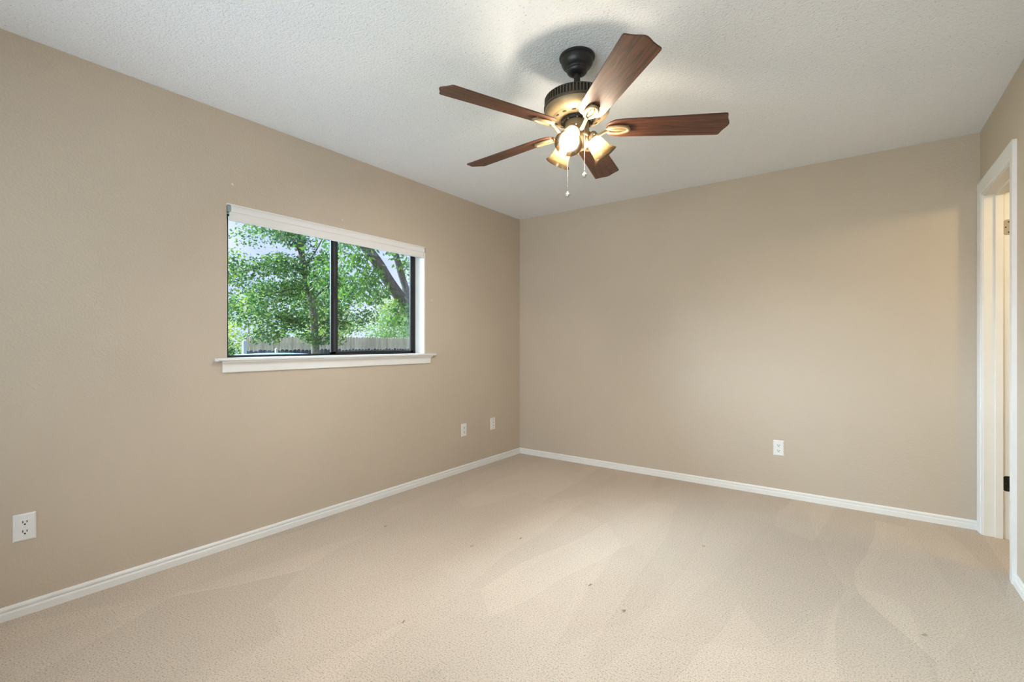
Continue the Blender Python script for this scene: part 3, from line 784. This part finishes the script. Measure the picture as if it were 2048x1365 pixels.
TW = [[(-3, 4.62, 2.28), (-2.9, 4.40, 2.22), (-2.8, 4.2, 2.05), (-2.75, 4.05, 1.85)], [(-3, 4.45, 2.45), (-2.9, 4.2, 2.42), (-2.8, 4.0, 2.3)],
      [(-3, 5.0, 1.87), (-2.85, 4.85, 1.78), (-2.75, 4.7, 1.62), (-2.7, 4.62, 1.5)], [(-3, 5.1, 1.76), (-2.8, 5.02, 1.72), (-2.7, 4.95, 1.58), (-2.65, 4.9, 1.42)],
      [(-3, 5.24, 1.55), (-2.8, 5.15, 1.62), (-2.7, 5.1, 1.55), (-2.65, 5.08, 1.38)], [(-3, 4.8, 2.05), (-2.9, 4.6, 1.95), (-2.85, 4.42, 1.85), (-2.8, 4.3, 1.7)],
      [(-3, 5.0, 2.25), (-3.1, 5.25, 2.45), (-3.1, 5.4, 2.6)], [(-3, 5.12, 1.95), (-3.1, 5.35, 2.1), (-3.1, 5.5, 2.15)]]
for b in TW:
    bm = new(); limb(bm, b, 0.010, 0.004, 6); rel(obj('branch', bm, M['bark_dark'], None, True), tb)
bm = new()
for b in TW:
    for p in bez(b, 4)[3:]: spray(bm, p, 0.13, 13, 0.085, rnd, (1, 1, 0.9), 0.5, 2.4)
for y, z, r, n in ((3.95, 2.55, .2, 60), (4.15, 2.6, .2, 50), (4.0, 2.3, .2, 60), (4.05, 2.1, .2, 60), (4.2, 2.2, .18, 55), (4.35, 2.35, .16, 40), (4.3, 2.05, .18, 60), (4.1, 1.95, .16, 45), (4.45, 2.1, .12, 25), (3.92, 1.9, .14, 35), (4.2, 1.8, .12, 24), (4.5, 1.9, .10, 16),
                   (3.95, 1.7, .10, 18), (4.75, 2.62, .15, 40), (5.1, 2.55, .16, 40), (5.3, 2.4, .16, 40), (5.25, 2.15, .14, 35), (5.35, 1.9, .14, 30), (4.95, 2.75, .2, 40), (4.72, 2.38, .10, 16), (3.7, 2.1, .2, 50), (3.6, 2.5, .25, 60), (4.4, 2.75, .2, 40), (5.4, 2.75, .25, 50)):
    spray(bm, (-3 + rnd.uniform(-0.25, 0.3), y, z), r * 1.25, n, 0.085, rnd, (1, 1, 0.9), 0.45, 2.4)
tag(rel(obj('foliage', bm, M['leaf_b']), tb), kind='stuff')

# shrubs and trees beyond the fences
def bush(name, x, y, z0, w, h, n, size, m, label, seed, cat='shrub', sq=1.0):
    rnd = random.Random(seed)
    e = empty(name, (x, y, GZ)); tag(e, label, cat)
    bm = new(); limb(bm, [(x, y, GZ), (x + 0.05, y + 0.03, (GZ + z0) / 2), (x, y, z0 + h * 0.6)], 0.06, 0.02, 8); rel(obj('stem', bm, M['bark_dark'], None, True), e)
    bm = new()
    for _ in range(int(n / 40)):
        a = rnd.uniform(0, 2 * PI); rr = math.sqrt(rnd.random()); t = rnd.random()
        k = math.sin(PI * (0.12 + 0.80 * t)) ** 0.6
        spray(bm, (x + math.cos(a) * rr * w * 0.5 * k * sq, y + math.sin(a) * rr * w * 0.5 * k, z0 + t * h), 0.13 * w, 40, size, rnd, (1, 1, 0.7), 0.2, 1.8)
    tag(rel(obj('foliage', bm, m), e), kind='stuff')
    return e
bush('shrub', -11.75, 5.72, GZ, 1.25, 2.15, 2600, 0.07, M['leaf_d'], 'dense deep green shrub at the lower left corner of the window', 31)
bush('background_tree', -17.5, 12.95, 0.2, 3.0, 2.7, 4200, 0.12, M['leaf_y'], 'yellow-green bushy tree just right of the mullion, behind the tan fence', 32, 'tree', 0.6)
bush('background_tree', -17.5, 16.9, 0.2, 3.6, 2.6, 4600, 0.12, M['leaf_c'], 'pale green bushy tree behind the right end of the tan fence', 33, 'tree', 0.6)
bush('background_tree', -17.5, 9.3, 0.2, 3.0, 3.0, 3600, 0.12, M['leaf_y'], 'yellow-green bushy tree low in the left pane, behind the tan fence', 34, 'tree', 0.6)
bush('background_tree', -22.2, 14.9, 0.3, 4.6, 4.4, 4200, 0.15, M['leaf_c'], 'taller pale green tree seen past the upright trunk, well behind the fence', 35, 'tree', 0.55)
bush('background_tree', -22.2, 20.9, 0.3, 4.6, 3.8, 4200, 0.15, M['leaf_y'], 'taller yellow-green tree far behind the forked trunk', 36, 'tree', 0.55)
bush('background_tree', -28.5, 20.2, 0.5, 5.0, 7.0, 3600, 0.20, M['leaf_c'], 'distant hazy tree rising highest, just right of the mullion', 37, 'tree', 0.55)
for k, (x, y, a) in enumerate([(0.46, 1.90, .3), (1.25, 2.25, 1.2), (1.09, 2.0, 2.0), (1.82, 2.01, .8), (2.03, 1.90, .2), (1.34, 1.29, 1.5), (3.05, 2.44, .5), (2.15, 2.77, 2.4)]):
    rnd = random.Random(60 + k); bm = new()
    for _ in range(4):
        p = Vector((x + rnd.uniform(-.006, .006), y + rnd.uniform(-.006, .006), 0.0)); b_ = a + rnd.uniform(-.5, .5)
        q = p + Vector((math.cos(b_) * .012, math.sin(b_) * .012, 0.005))
        tube(bm, [p, (p + q) / 2 + Vector((0, 0, .003)), q], [0.0010, 0.0013, 0.0007], 6)
    tag(obj('lint_tuft', bm, M['lint'], None, True), 'tiny dark tuft of lint lying on the beige carpet', 'lint', 'lint tufts on the carpet')
